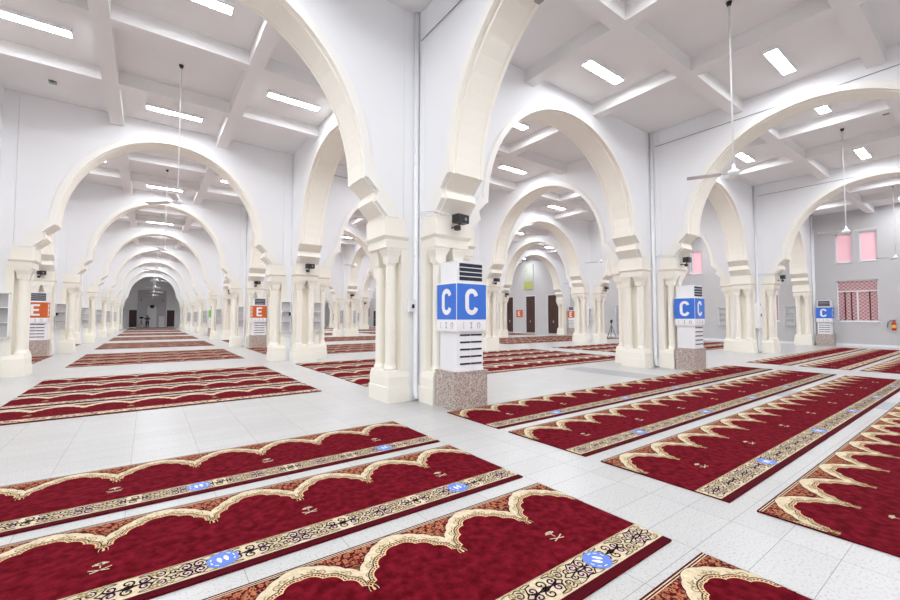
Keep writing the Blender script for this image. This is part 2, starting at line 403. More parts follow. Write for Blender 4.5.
# ------------------------------------------------------------------ arches
A0, ZS, ZA = 1.38, 3.90, 6.67
def arch_curve(Sp, n=32):
    a = Sp/2-A0
    return [(Sp/2 + a*math.cos(PI-PI*k/n), ZS + (ZA-ZS)*math.sin(PI-PI*k/n)) for k in range(n+1)]
CB = [(1.02,3.272),(1.02,3.30),(1.23,3.52),(1.18,3.69),(A0,3.90)]
def arch_parts(Sp):
    c = arch_curve(Sp); n = len(c); ZT = ZR-0.005
    pan = mb('wall')
    prof = [(0.625,3.275)] + [(x-.05 if x > 1.0 else x, z) for x, z in CB[1:-1]] + [(x, z) for x, z in c] + [(Sp-x+.05, z) for x, z in CB[1:-1][::-1]] + [(Sp-0.625,3.275),(Sp-0.625,ZT)]
    prof += [(x, ZT) for x, z in c[::-1][1:-1]] + [(0.625,ZT)]
    # side faces as quads between the opening and the top, closed all round
    low = [(0.625,3.275),(0.97,3.275)] + [(x-.05, z) for x, z in CB[2:-1]] + c[:1]
    N = len(low)
    def slab(p, q):
        o = len(pan.v)
        (xa, za), (xb, zb) = p, q
        return (xa, za), (xb, zb)
    left = low + [(A0, ZT), (0.625, ZT)]
    full = low + c[1:-1] + [(Sp-x, z) for x, z in low[::-1]] + [(Sp-.625, ZT), (Sp-A0, ZT)] + [(x, ZT) for x, z in c[::-1][1:-1]] + [(A0, ZT), (.625, ZT)]
    o = len(pan.v); m = len(full)
    pan.v += [(x, -HW, z) for x, z in full] + [(x, HW, z) for x, z in full]
    for q in range(m): pan.face([o+q, o+m+q, o+m+(q+1)%m, o+(q+1)%m])
    idx = {}
    nl, nc = len(low), len(c)
    # indices along the outline
    lowL = list(range(nl)); curve = [nl-1] + list(range(nl, nl+nc-2)) + [nl+nc-2]; lowR = list(range(nl+nc-2, nl+nc-2+nl))
    topR = nl+nc-2+nl; tR2 = topR+1; tops = list(range(tR2+1, tR2+1+nc-2)); tL2 = tR2+1+nc-2; tL = tL2+1
    topline = [tL2] + tops[::-1] + [tR2]
    polys = [lowL + [tL2, tL], lowR + [topR, tR2]]
    for k in range(nc-1): polys.append([curve[k], curve[k+1], topline[k+1], topline[k]])
    for p in polys:
        pan.face([o+q for q in p]); pan.face([o+m+q for q in p][::-1])
    tr = mb('cream')
    sec = [(0,-.372),(.135,-.372),(.135,-.355),(.165,-.352),(.165,-.30),(.165,.30),(.165,.352),(.135,.355),(.135,.372),(0,.372),(0,.31),(.012,.295),(.012,.255),(-.012,.24),(-.012,-.24),(.012,-.255),(.012,-.295),(0,-.31)]
    o = len(tr.v); m = len(sec)
    for k, (x, z) in enumerate(c):
        p, q = c[max(k-1,0)], c[min(k+1,n-1)]
        dx, dz = q[0]-p[0], q[1]-p[1]; L = math.hypot(dx, dz); nx, nz = -dz/L, dx/L
        if k in (0, n-1): nx, nz = (-1 if k == 0 else 1), 0
        for s, y in sec: tr.v.append((x+nx*(s-0.016), y, z+nz*(s-0.016)))
    for k in range(n-1):
        for q in range(m):
            tr.mat('cream_l' if q in (0,1,2,6,7,8) else 'cream')
            tr.face([o+k*m+q, o+k*m+(q+1)%m, o+(k+1)*m+(q+1)%m, o+(k+1)*m+q])
    tr.face([o+q for q in range(m)]); tr.face([o+(n-1)*m+q for q in range(m)][::-1])
    def corbel(mir):
        p1 = [(0.80,3.272),(1.02,3.272),(1.02,3.30),(1.23,3.52),(1.18,3.69),(1.00,3.69),(0.86,3.52)]
        p2 = [(1.00,3.69),(1.18,3.69),(A0+.012,3.90),(A0+.012,3.96),(1.20,4.02),(1.10,3.86)]
        b = mb('cream')
        def put(p, hw_, dx, mt):
            b.mat(mt)
            if mir: p = [(Sp-x+dx, z) for x, z in p][::-1]
            else: p = [(x-dx, z) for x, z in p]
            b.prism_y(p, -hw_, hw_)
        for p in (p1, p2):
            put(p, 0.295, 0, 'cream'); put(p, 0.378, 0.045, 'cream_l')
            for g in (-.15, .15):
                pass
        return b
    return pan, tr, corbel(False), corbel(True)
AG = 'cream edged arches between the pillars'
acache = {}
def arch(Sp, loc, rz, label, near):
    key = (round(Sp,3), near)
    if key not in acache:
        pan, tr, c1, c2 = arch_parts(Sp)
        if near:
            t = thing('arch', label, 'arch', loc, rz, AG)
            pan.obj('spandrel_wall', t); tr.obj('arch_moulding', t); c1.obj('corbel', t); c2.obj('corbel', t)
        else:
            b = MB()
            for p in (pan, tr, c1, c2): b.merge(p, Matrix.Identity(4))
            t = tag(b.obj('arch', None, loc, rz), label, 'arch', AG)
        acache[key] = t
    else: dup(acache[key], loc, rz, label)
BAYN = ['far left side aisle', 'long left aisle', 'wide middle aisle', 'aisle right of the middle', 'aisle along the pink-windowed wall']
for i in range(5):
    for j in range(-1, 8):
        if i == 0 and not 1 <= j <= 4: continue
        lab = 'cream edged arch spanning the %s, %s' % (BAYN[i], ('%s from the front' % ORD[j]) if j >= 0 else 'behind the camera')
        arch(PX[i+1]-PX[i], (PX[i], RY(j), 0), 0, lab, j <= 3)
for i in range(1, 5):
    for j in range(-1, 8):
        lab = 'cream edged arch running lengthwise, %s, %s' % (LINE[i], ('%s from the front' % ORD[j+1]))
        arch(BY, (PX[i], RY(j), 0), PI/2, lab, j <= 2)

# ------------------------------------------------------------------ ceiling lights and fans
def light_proto(lit):
    t = thing('ceiling_light', 'x', 'ceiling light', (0,0,0), 0, 'fluorescent fixtures in the ceiling coffers')
    b = mb('white'); b.box(-0.65,0.65,-0.125,0.125,-0.03,0)
    for q in ((-0.65,0.65,-0.125,-0.113),(-0.65,0.65,0.113,0.125),(-0.65,-0.638,-0.125,0.125),(0.638,0.65,-0.125,0.125)): b.box(*q,-0.075,-0.03)
    b.obj('housing', t)
    d = mb('white'); d.box(-0.636,0.636,-0.111,0.111,-0.070,-0.031)
    if lit: d.mat('tube'); d.mi[0] = d.cur
    d.obj('diffuser', t)
    return t
pos = {'north': lambda x0,x1,y0,y1,cx,cy: (cx, (cy+BI+y1)/2), 'south': lambda x0,x1,y0,y1,cx,cy: (cx, (cy-BI+y0)/2),
       'east': lambda x0,x1,y0,y1,cx,cy: ((cx+BI+x1)/2, cy), 'west': lambda x0,x1,y0,y1,cx,cy: ((cx-BI+x0)/2, cy)}
COF = {'north': 'far coffer', 'south': 'near coffer', 'east': 'right coffer', 'west': 'left coffer'}
lp = {}
for i in range(5):
    for j in js:
        if i == 0 and j > 5: continue
        for k, fn in pos.items():
            x, y = fn(*bay(i, j))
            lit = j < 7
            lab = '%s ceiling light, %s of the %s bay, %s' % ('lit' if lit else 'unlit', COF[k], ORD[j+1] if j > -2 else 'rearmost', BAYN[i])
            if lit not in lp:
                lp[lit] = light_proto(lit); lp[lit].location = (x, y, ZR-0.005); lp[lit]['label'] = lab
            else: dup(lp[lit], (x, y, ZR-0.005), 0, lab)
def fan_proto():
    t = thing('ceiling_fan', 'x', 'ceiling fan', (0,0,0), 0, 'white long-rod ceiling fans')
    mb('black').lathe([(0.03,0),(0.05,-0.01),(0.03,-0.08)][::-1], 0, 0, 10).obj('hook_mount', t)
    mb('white').tube([(0,0,-0.08),(0,0,-3.050)], 0.014, 8).obj('rod', t)
    mb('white').lathe([(0.03,-3.180),(0.08,-3.175),(0.10,-3.140),(0.085,-3.100),(0.04,-3.070),(0.03,-3.010),(0.015,-2.970)], 0, 0, 18).obj('motor', t)
    bl = mb('steel')
    bl.box(0.09, 0.20, -0.02, 0.02, -3.145, -3.138)
    bl.add([(0.19,-0.055,-3.155),(0.72,-0.075,-3.160),(0.74,0.05,-3.135),(0.19,0.055,-3.130),(0.19,-0.055,-3.159),(0.72,-0.075,-3.164),(0.74,0.05,-3.139),(0.19,0.055,-3.134)],
           [(0,1,2,3),(7,6,5,4),(0,4,5,1),(1,5,6,2),(2,6,7,3),(3,7,4,0)])
    me = bl.mesh('blade')
    for k in range(3): link('blade', me, t, rz=2*PI*k/3)
    return t
fp = None
for i in range(1, 5):
    for j in range(-1, 8):
        x0,x1,y0,y1,cx,cy = bay(i, j)
        rz = {(2,-1): 0.05, (1,0): 0.35, (3,-1): 0.2}.get((i,j), (i*1.3+j*0.9) % 2)
        lab = 'white ceiling fan on a long rod, %s bay of the %s' % (ORD[j+1], BAYN[i])
        if fp is None: fp = fan_proto(); fp.location = (cx,cy,ZR); fp.rotation_euler.z = rz; fp['label'] = lab
        else: dup(fp, (cx, cy, ZR), rz, lab)

# ------------------------------------------------------------------ prayer carpets
P_ = 0.645; CW = 1.175
def ribbon(b, pts, w, z, closed=False):
    n = len(pts); o = len(b.v)
    for k in range(n):
        p, q = pts[max(k-1,0)], pts[min(k+1,n-1)]
        dx, dy = q[0]-p[0], q[1]-p[1]; L = math.hypot(dx, dy) or 1
        nx, ny = -dy/L*w/2, dx/L*w/2
        b.v.append((pts[k][0]+nx, pts[k][1]+ny, z)); b.v.append((pts[k][0]-nx, pts[k][1]-ny, z))
    for k in range(n-1): b.face([o+2*k, o+2*k+1, o+2*k+3, o+2*k+2])
def lobed(pts, bulge, n):
    out = []
    for (x0,v0),(x1,v1) in zip(pts, pts[1:]):
        dx, dv = x1-x0, v1-v0; L = math.hypot(dx, dv)
        nx, nv = dv/L, -dx/L        # towards the far edge / outwards
        for k in range(n):
            t = k/n; h = bulge*math.sin(PI*t)**0.8 * (L/0.13)
            out.append((x0+dx*t+nx*h, v0+dv*t+nv*h))
    out.append(pts[-1]); return out
def spiral(cx, cy, r, a0, turns, d=1, n=14):
    return [(cx+r*(1-0.85*k/n)*math.cos(a0+d*2*PI*turns*k/n), cy+r*(1-0.85*k/n)*math.sin(a0+d*2*PI*turns*k/n)) for k in range(n+1)]
def carpet_mesh(L, mirror, fine):
    P_ = 0.615 if mirror else 0.645
    T = 0.012
    b = mb('red'); b.box(0, L, -CW, 0, 0, T)
    z1, z2, z3, z4 = T+0.0006, T+0.0012, T+0.0018, T+0.0024
    def rect(m, x0, x1, v0, v1, z): b.mat(m).add([(x0,-v1,z),(x1,-v1,z),(x1,-v0,z),(x0,-v0,z)], [(0,1,2,3)])
    ns = 8 if fine else 4
    hin = [(0,.468),(.046,.40),(.112,.295),(.200,.205),(P_/2,.150)]
    hout = [(0,.262),(.06,.190),(.13,.112),(.21,.055),(P_/2,.018)]
    li = lobed(hin, 0.027, ns); lo_ = lobed(hout, 0.014, ns)
    per_i = li + [(P_-x, v) for x, v in li[-2::-1]]
    per_o = lo_ + [(P_-x, v) for x, v in lo_[-2::-1]]
    x0 = -0.015 if mirror else 0.05
    nper = int(L/P_)+2
    def clip(pts):
        return [(min(max(x,0),L), v) for x, v in pts]
    rect('c_fill', 0, L, 0.035, 0.30, z1)
    for m, a, c in (('darkred',0,.012),('c_cream',.012,.019),('darkred',.019,.028),('c_cream',.028,.034)): rect(m, 0, L, a, c, z1+.0001 if m=='darkred' else z1+.0003)
    for p in range(-1, nper):
        ox = x0+p*P_
        I = clip([(ox+x, v) for x, v in per_i]); O = clip([(ox+x, v) for x, v in per_o])
        if I[-1][0] <= I[0][0]+1e-4: continue
        # plain red field under the arch of the cream band
        b.mat('red'); mono = [I[0]]
        for q in I[1:]:
            if q[0] > mono[-1][0]+1e-5: mono.append(q)
        o = len(b.v)
        for a, c in mono: b.v.append((a, -min(c-.004, .302), z1+.0003)); b.v.append((a, -.302, z1+.0003))
        for k in range(len(mono)-1): b.face([o+2*k, o+2*k+1, o+2*k+3, o+2*k+2])
        b.mat('c_cream'); o = len(b.v)
        for (a, c), (d, e) in zip(I, O): b.v.append((a,-c,z2)); b.v.append((d,-e,z2))
        for k in range(len(I)-1): b.face([o+2*k, o+2*k+2, o+2*k+3, o+2*k+1])
        # below the cream band the field is red again: cover the filler that would show at the cusps
        if 0 < ox+P_/2 < L and True:
            pass
        if not fine:
            b.mat('c_black'); ribbon(b, [(x,-(v-0.028)) for x, v in I], 0.006, z3)
            b.mat('c_orange'); ribbon(b, [(x,-(v-0.003)) for x, v in I], 0.006, z3)
            continue
        off = []
        for k in range(len(I)):
            p_, q_ = I[max(k-1,0)], I[min(k+1,len(I)-1)]
            dx, dv = q_[0]-p_[0], q_[1]-p_[1]; Ln = math.hypot(dx, dv) or 1
            off.append((dv/Ln, -dx/Ln))
        def shift(d): return [(min(max(a[0]+n_[0]*d,0),L), -(a[1]+n_[1]*d)) for a, n_ in zip(I, off)]
        b.mat('c_orange'); ribbon(b, shift(0.003), 0.007, z3); ribbon(b, shift(0.024), 0.004, z3)
        b.mat('c_black'); ribbon(b, shift(0.030), 0.008, z3)
        ctr = shift(0.0135); acc = 0
        for k in range(len(ctr)-1):
            (xa,ya),(xb,yb) = ctr[k], ctr[k+1]; seg = math.hypot(xb-xa, yb-ya)
            if seg < 1e-5: continue
            tpos = acc
            while tpos < seg:
                xm, ym = xa+(xb-xa)*tpos/seg, ya+(yb-ya)*tpos/seg; ux, uy = (xb-xa)/seg, (yb-ya)/seg
                ribbon(b, [(xm-ux*0.0055, ym-uy*0.0055), (xm+ux*0.0055, ym+uy*0.0055)], 0.011, z3)
                tpos += 0.020
            acc = tpos-seg
        if not (0 <= ox and ox+P_ <= L): 
            full = False
        else: full = True
        b.mat('darkred'); 
        b.mat('c_black'); ribbon(b, [(x,-(v)) for x, v in O], 0.0045, z3)
        # scrolls in the cream band
        for s in (1, -1):
            cx_ = ox if s == 1 else ox+P_
            for (dx, v, r, a, tn) in ((.03,.33,.026,0,1.3),(.07,.25,.028,1,1.2),(.13,.20,.026,2,1.2),(.185,.145,.028,.5,1.3),(.255,.125,.030,1.5,1.3),(.01,.39,.02,2,1.1),(.105,.235,.014,0,1),(.225,.10,.018,2,1)):
                X = cx_+s*dx
                if 0.03 < X < L-0.03:
                    b.mat('c_beige'); ribbon(b, spiral(X, -v, r, a if s==1 else PI-a, tn, s), 0.008, z3)
            for (dx, v) in ((.09,.215),(.20,.12),(.285,.10)):
                X = cx_+s*dx
                if 0.03 < X < L-0.03: b.mat('c_black'); ribbon(b, [(X-.006*s,-v-.008),(X+.004*s,-v+.01)], 0.006, z3)
            # filler scrolls
            for (dx, v, r, a) in ((.0,.07,.020,0),(.035,.12,.020,1),(.0,.165,.02,2),(.07,.075,.02,3),(.115,.06,.016,1),(.04,.045,.012,2),(.0,.215,.014,1),(.155,.05,.010,0),(.075,.115,.014,4)):
                X = cx_+s*dx
                if 0.03 < X < L-0.03:
                    b.mat('c_salmon' if fine else 'c_salmon'); ribbon(b, spiral(X, -v, r, a*s, 1.2, s, 10), 0.009, z2+0.0003)
    # palm emblems (crossed swords under a palm) on every second cusp
    k = 1
    while x0+k*P_ < L:
        X, V = x0+k*P_, .66
        b.mat('c_cream')
        for a in (-1.2,-.75,-.35,0,.35,.75,1.2):
            ribbon(b, [(X,-(V-.01)),(X+.028*math.sin(a),-(V-.01-.032*math.cos(a))),(X+.042*math.sin(a),-(V-.012-.026*math.cos(a)))], .011, z1)
        ribbon(b, [(X,-(V+.028)),(X,-(V-.02))], .006, z1)
        for s in (-1, 1): ribbon(b, [(X-s*.055,-(V+.030)),(X-s*.02,-(V+.045)),(X+s*.03,-(V+.062)),(X+s*.045,-(V+.066))], .008, z1)
        k += 2
    # near border
    b0, b1 = .915, 1.115
    if not fine:
        rect('c_mix', 0, L, b0+.014, b1-.012, z1); rect('c_cream', 0, L, b0, b0+.014, z1); rect('c_cream', 0, L, b1-.012, b1, z1)
    else:
        rect('c_cream', 0, L, b0, b1, z1)
        rect('c_beige', 0, L, b0+.004, b0+.008, z2)
        vc = (b0+b1)/2
        n = int(L/(P_/2))+2
        for q in range(n):
            X0 = q*P_/2
            kind = q % 2
            def rb(m, pts, w, z=z3):
                pts = [(X0+x, -(vc+v)) for x, v in pts]
                if pts and min(p[0] for p in pts) > 0.004 and max(p[0] for p in pts) < L-0.004: b.mat(m); ribbon(b, pts, w, z)
            def dot(m, x, v, r, z=z2):
                if 0.004 < X0+x-r and X0+x+r < L-.004:
                    b.mat(m); o = len(b.v)
                    for t in range(8): b.v.append((X0+x+r*math.cos(t*PI/4), -(vc+v)-r*math.sin(t*PI/4)*-1, z))
                    b.face([o+t for t in range(8)])
            W = P_/2
            for s in (-1, 1):
                if kind == 0:
                    rb('c_black', spiral(W/2-.035, s*.035, .034, s*PI/2, 1.3, -s), .0105)
                    rb('c_black', spiral(W/2+.035, s*.035, .034, s*PI/2, 1.3, s), .0105)
                    rb('c_black', [(W/2-.07, s*.045),(W/2-.04,s*.078),(W/2,s*.066),(W/2+.04,s*.078),(W/2+.07,s*.045)], .0095)
                    rb('c_black', spiral(W/2-.095, s*.028, .026, 0, 1.2, s), .0095)
                    rb('c_black', spiral(W/2+.095, s*.028, .026, PI, 1.2, -s), .0095)
                    dot('c_blush', W/2-.035, s*.033, .026); dot('c_blush', W/2+.035, s*.033, .026); dot('c_blush', W/2, s*.062, .016)
                else:
                    rb('c_black', spiral(W/2, s*.042, .036, -s*PI/2, 1.2, 1), .0105)
                    rb('c_black', spiral(W/2-.075, s*.03, .032, PI, 1.3, s), .0105)
                    rb('c_black', spiral(W/2+.075, s*.03, .032, 0, 1.3, -s), .0105)
                    rb('c_black', [(W/2-.12,s*.01),(W/2-.09,s*.07),(W/2-.05,s*.075)], .009)
                    rb('c_black', [(W/2+.12,s*.01),(W/2+.09,s*.07),(W/2+.05,s*.075)], .009)
                    dot('c_blush', W/2-.07, s*.028, .024); dot('c_blush', W/2+.07, s*.028, .024); dot('c_blush', W/2, 0, .024)
                rb('c_black', spiral(W*.02, s*.040, .030, s*PI/2, 1.3, s), .009)
                rb('c_black', [(-.03,s*.075),(0,s*.088),(.03,s*.075)], .007)
                dot('c_blush', W*.02, s*.038, .018)
                rb('c_black', [(W*.12,s*.085),(W*.25,s*.088),(W*.35,s*.08)], .005); rb('c_black', [(W*.65,s*.08),(W*.75,s*.088),(W*.88,s*.085)], .005)
                rb('c_beige', spiral(W*.05+.02, s*.062, .022, 0, 1.2, s), .010)
                rb('c_beige', spiral(W*.95-.02, s*.062, .022, PI, 1.2, -s), .010)
                rb('c_beige', [(0.0,s*.02),(.02,s*.045),(.05,s*.05)], .009)
            rb('c_black', [(W/2-.14,0),(W/2-.11,.02),(W/2-.05,0),(W/2,-.012),(W/2+.05,0),(W/2+.11,.02),(W/2+.14,0)], .0095)
            rb('c_black', [(W/2-.14,0),(W/2-.11,-.02),(W/2-.05,0),(W/2,.012),(W/2+.05,0),(W/2+.11,-.02),(W/2+.14,0)], .0095)
    rect('darkred', 0, L, 1.118, CW, z1)
    if mirror:
        b.v = [(-x, y, z) for x, y, z in b.v]; b.f = [list(f)[::-1] for f in b.f]
    else:
        pass
    return b
# faces laid as quads may point down: make every pattern face look up
def up(b):
    for k, f in enumerate(b.f):
        p = [Vector(b.v[q]) for q in f[:3]]
        if all(abs(b.v[q][2]-p[0].z) < 1e-6 for q in f) and p[0].z > 0.011:
            nrm = (p[1]-p[0]).cross(p[2]-p[0])
            if nrm.z < 0: b.f[k] = list(f)[::-1]
    return b
AIS = {'left': (2.87, 4.79, True, 'left aisle'), 'mid': (3.83, 10.76, False, 'middle aisle'), 'right': (16.2, 11.6, False, 'right aisle'), 'far': (-2.9, 8.4, True, 'outer left aisle')}
YF = [5.29, 3.93, 2.57, 1.21]
cm = {}
def cmesh(a, fine):
    if (a, fine) not in cm: cm[(a, fine)] = up(carpet_mesh(AIS[a][1], AIS[a][2], fine)).mesh('prayer_carpet')
    return cm[(a, fine)]
for a, (xa, L, mir, nm) in AIS.items():
    for r in range(0, 9):
        if a == 'far' and r in (0, 6, 7, 8): continue
        if r == 8 and a != 'left': continue
        for k, yf in enumerate(YF):
            fine = r == 0 and a in ('left', 'mid')
            o = link('prayer_carpet', cmesh(a, fine), None, (xa, yf+r*BY, 0.0))
            tag(o, 'red prayer carpet, %s strip from the front in the %s block, %s' % (ORD[3-k], ['front','second','third','fourth','fifth','sixth','seventh','eighth','last'][r], nm), 'carpet', 'red prayer carpet strips on the white floor')

# floor stickers with footprints, lying on the near carpets
def sticker_proto():
    t = thing('floor_sticker', 'x', 'sticker', (0,0,0), 0, 'round blue footprint stickers on the carpets')
    mb('sticker').lathe([(0.088,0),(0.088,0.0012)], 0, 0, 28).obj('disc', t)
    fb = mb('print')
    for s in (-1, 1):
        pts = []
        for k in range(14):
            a = 2*PI*k/14; wv = 0.013 if math.sin(a) > -0.2 else 0.010
            pts.append((s*0.019+wv*math.cos(a), 0.033*math.sin(a)))
        o = len(fb.v); fb.v += [(x,y,0.0019) for x,y in pts]; fb.face([o+k for k in range(14)])
    for a in range(10):
        if a in (2, 3, 7, 8): continue
        t0 = 2*PI*a/10; ribbon(fb, [(0.066*math.cos(t0+d), 0.066*math.sin(t0+d)) for d in (0,.12,.24,.36)], .006, 0.0019)
    up_like = fb
    for k, f in enumerate(fb.f):
        p = [Vector(fb.v[q]) for q in f[:3]]
        if (p[1]-p[0]).cross(p[2]-p[0]).z < 0: fb.f[k] = list(f)[::-1]
    fb.obj('footprints', t)
    return t
spots = []
for k, xs_ in ((2, (2.26, 0.40)), (1, (2.22, 0.41, -1.4)), (0, (2.21, 0.40, -1.4))):
    for n, x in enumerate(xs_): spots.append((x, YF[k]-1.02, 'round footprint sticker on the %s near carpet, left aisle, %s from the right' % (ORD[3-k], ORD[n]), -2.5 if k==2 else 0.15))
for k, n0 in ((2, 5), (1, 4), (0, 3)):
    for n in range(n0): spots.append((5.19+1.96*n, YF[k]-1.03, 'round footprint sticker on the %s near carpet, middle aisle, %s from the left' % (ORD[3-k], ORD[n]), 0.1))
sp = None
for x, y, lab, rz in spots:
    if sp is None: sp = sticker_proto(); sp.location = (x,y,0.0145); sp['label'] = lab; sp.rotation_euler.z = rz
    else: dup(sp, (x, y, 0.0145), rz, lab)

# ------------------------------------------------------------------ standing air conditioners with lettered wraps
def stroke(b, pts, w, t, tf):
    n = len(pts); o = len(b.v)
    for k in range(n):
        p, q = pts[max(k-1,0)], pts[min(k+1,n-1)]
        dx, dz = q[0]-p[0], q[1]-p[1]; L = math.hypot(dx, dz) or 1; nx, nz = -dz/L*w/2, dx/L*w/2
        for s in (1, -1):
            for d in (0, t): b.v.append(tf(pts[k][0]+s*nx, pts[k][1]+s*nz, d))
    for k in range(n-1):
        c, e = o+4*k, o+4*k+4
        b.face([c+1, c+3, e+3, e+1]); b.face([c, c+1, e+1, e]); b.face([c+3, c+2, e+2, e+3]); b.face([c, e, e+2, c+2])
    b.face([o, o+2, o+3, o+1]); e = o+4*(n-1); b.face([e, e+1, e+3, e+2])
def letter_paths(ch, w, h):
    if ch == 'C':
        pts = []
        a, bb = w/2, h/2; rr = a*0.95
        for k in range(9): t = math.radians(10+170*k/8*0.94); pts.append((rr*math.cos(t), bb-rr+rr*math.sin(t)))
        low = [(x, -z) for x, z in pts[::-1]]
        return [pts+low]
    if ch == 'E': return [[(w/2,h/2),(-w/2,h/2)], [(-w/2,h/2+w*.13),(-w/2,-h/2-w*.13)], [(-w/2,0),(w*.38,0)], [(-w/2,-h/2),(w/2,-h/2)]]
    if ch == 'I': return [[(-w/2,h/2),(w/2,h/2)], [(0,h/2),(0,-h/2)], [(-w/2,-h/2),(w/2,-h/2)]]
    if ch == 'O':
        return [[(w/2*math.sin(t), h*.08+h*.42*math.cos(t)) for t in [math.radians(-150+300*k/10) for k in range(11)]], [(-w/2,-h/2),(-w*.15,-h/2)], [(w*.15,-h/2),(w/2,-h/2)]]
    return []
def ac_proto(letter, colour):
    t = thing('air_conditioner', 'x', 'air conditioner', (0,0,0), 0, 'standing air conditioners on granite blocks')
    g = mb('granite'); g.box(-0.345,0.345,-0.27,0.27,0,0.585); g.box(-0.355,0.355,-0.28,0.28,0.585,0.615); g.obj('granite_base', t)
    w_, d_ = 0.275, 0.235
    c = mb('white'); c.box(-w_, w_, -d_, d_, 0.615, 2.40)
    c.box(-w_-.004, w_+.004, -d_-.004, d_+.004, 2.40, 2.43); c.box(-w_-.004, w_+.004, -d_-.004, d_+.004, 0.615, 0.66)
    c.obj('cabinet', t)
    gr = mb('slot')
    for k in range(4): gr.box(-w_+.05, w_-.02, -d_-.010, -d_+.001, 2.108+k*.074, 2.108+k*.074+.060)
    gr.obj('air_outlet', t)
    lv = mb('white')
    for k in range(3): lv.box(-w_+.04, w_-.01, -d_-.022, -d_-.004, 2.169+k*.074, 2.181+k*.074)
    lv.obj('louvre', t)
    lo2 = mb('slot')
    for k in range(5):
        lo2.box(-w_+.06, 0.0, -d_-.006, -d_+.001, 0.72+k*.118, 0.748+k*.118); lo2.box(0.012, w_-.03, -d_-.006, -d_+.001, 0.72+k*.118, 0.748+k*.118)
    lo2.obj('intake_slots', t)
    wr = mb(colour); W2, D2 = 0.315, 0.275
    wr.box(-W2, W2, -D2, D2, 1.46, 2.05)
    o = wr.obj('sign_wrap', t)
    wb = mb('print'); wb.box(-W2, W2, -D2, D2, 1.27, 1.46); wb.box(-W2-.003,W2+.003,-D2-.003,D2+.003,2.05,2.07); wb.box(-W2+.02,W2-.02,-D2+.02,D2-.02,1.25,1.27)
    wb.box(-W2-.003,-W2+.005,-D2-.003,-D2+.005,1.46,2.05); wb.obj('sign_band', t)
    faces = [(lambda x,z,d: (x, -D2-d-.0005, z), 0.21), (lambda x,z,d: (-W2-d-.0005, -x, z), 0.20), (lambda x,z,d: (W2+d+.0005, x, z), 0.20)]
    for fn, lw in faces:
        ic = mb('grey')
        if letter:
            let = mb('print')
            for p in letter_paths(letter, lw, 0.36): stroke(let, p, 0.078, 0.002, lambda x,z,d,fn=fn: fn(x, 1.755+z, d))
            let.obj('letter', t)
        for ch, cx_, w2 in (('I', -.01, .045), ('O', .15, .06), ('I', -.17, .03)):
            for p in letter_paths(ch, w2, 0.085): stroke(ic, p, 0.012 if cx_ > -.1 else .005, 0.002, lambda x,z,d,fn=fn,cx_=cx_: fn(x+cx_, 1.365+z, d))
        ic.obj('pictograms', t)
    return t
def place_ac(src, loc, rz, label):
    if src.get('used'): return dup(src, loc, rz, label)
    src['used'] = 1; src.location = loc; src.rotation_euler.z = rz; src['label'] = label; return src
acC, acE, acG = ac_proto('C', 'blue'), ac_proto('E', 'orange'), ac_proto('', 'green')
place_ac(acC, (PX[2]+.01, Y0-1.235, 0), 0, 'largest air conditioner with blue C signs, on granite before the nearest pillar')
place_ac(acC, (PX[3], Y0-1.235, 0), 0, 'air conditioner with blue C signs before the second pillar to the right')
place_ac(acC, (XE-0.31, Y0-0.82, 0), -PI/2, 'small blue C air conditioner against the far right wall by the pink windows')
place_ac(acE, (PX[1]-.03, RY(2)-1.235, 0), 0, 'air conditioner with orange E sign at far left behind the near left colonnette')
place_ac(acE, (PX[2]+.1, RY(2)-1.235, 0), 0, 'air conditioner with orange E sign right of the long left aisle')
place_ac(acE, (XE-0.31, RY(2)-0.85, 0), -PI/2, 'tiny orange E air conditioner by the wall near the brown doors')
place_ac(acG, (PX[2], RY(4)-1.235, 0), 0, 'distant air conditioner with green sign on the right of the long aisle')
for a in (acC, acE, acG):
    pass
for o in COL.objects:
    if 'used' in o.keys(): del o['used']

# ------------------------------------------------------------------ black camera boxes on the arm fronts
def cam_proto():
    t = thing('security_camera', 'x', 'camera', (0,0,0), 0, 'black camera boxes above the pillar capitals')
    mb('black').box(-.13,.13,-.16,.0,-.06,.085).obj('camera_box', t)
    mb('grey').lathe([(0.028,0),(0.028,0.004)], 0, 0, 14).obj('lens', t)
    l = t.children[-1]; l.rotation_euler = (PI/2,0,0); l.location = (.05,-.16,.01)
    b = mb('black'); b.tube([(-.02,-.08,-.06),(-.03,-.06,-.11),(-.05,.02,-.12),(-.05,.10,-.12)], .014, 6); b.box(-.115,-.035,-.12,-.04,-.19,-.11); b.obj('bracket', t)
    return t
cp = None
for i in range(1, 5):
    for j in range(0, 6):
        loc = (PX[i]+.02, RY(j)-1.105, 3.19)
        lab = 'black camera box on the %s pillar in the %s' % (ORD[j], LINE[i])
        if cp is None: cp = cam_proto(); cp.location = loc; cp['label'] = lab; cp.rotation_euler.z = 0.12
        else: dup(cp, loc, 0.12, lab)

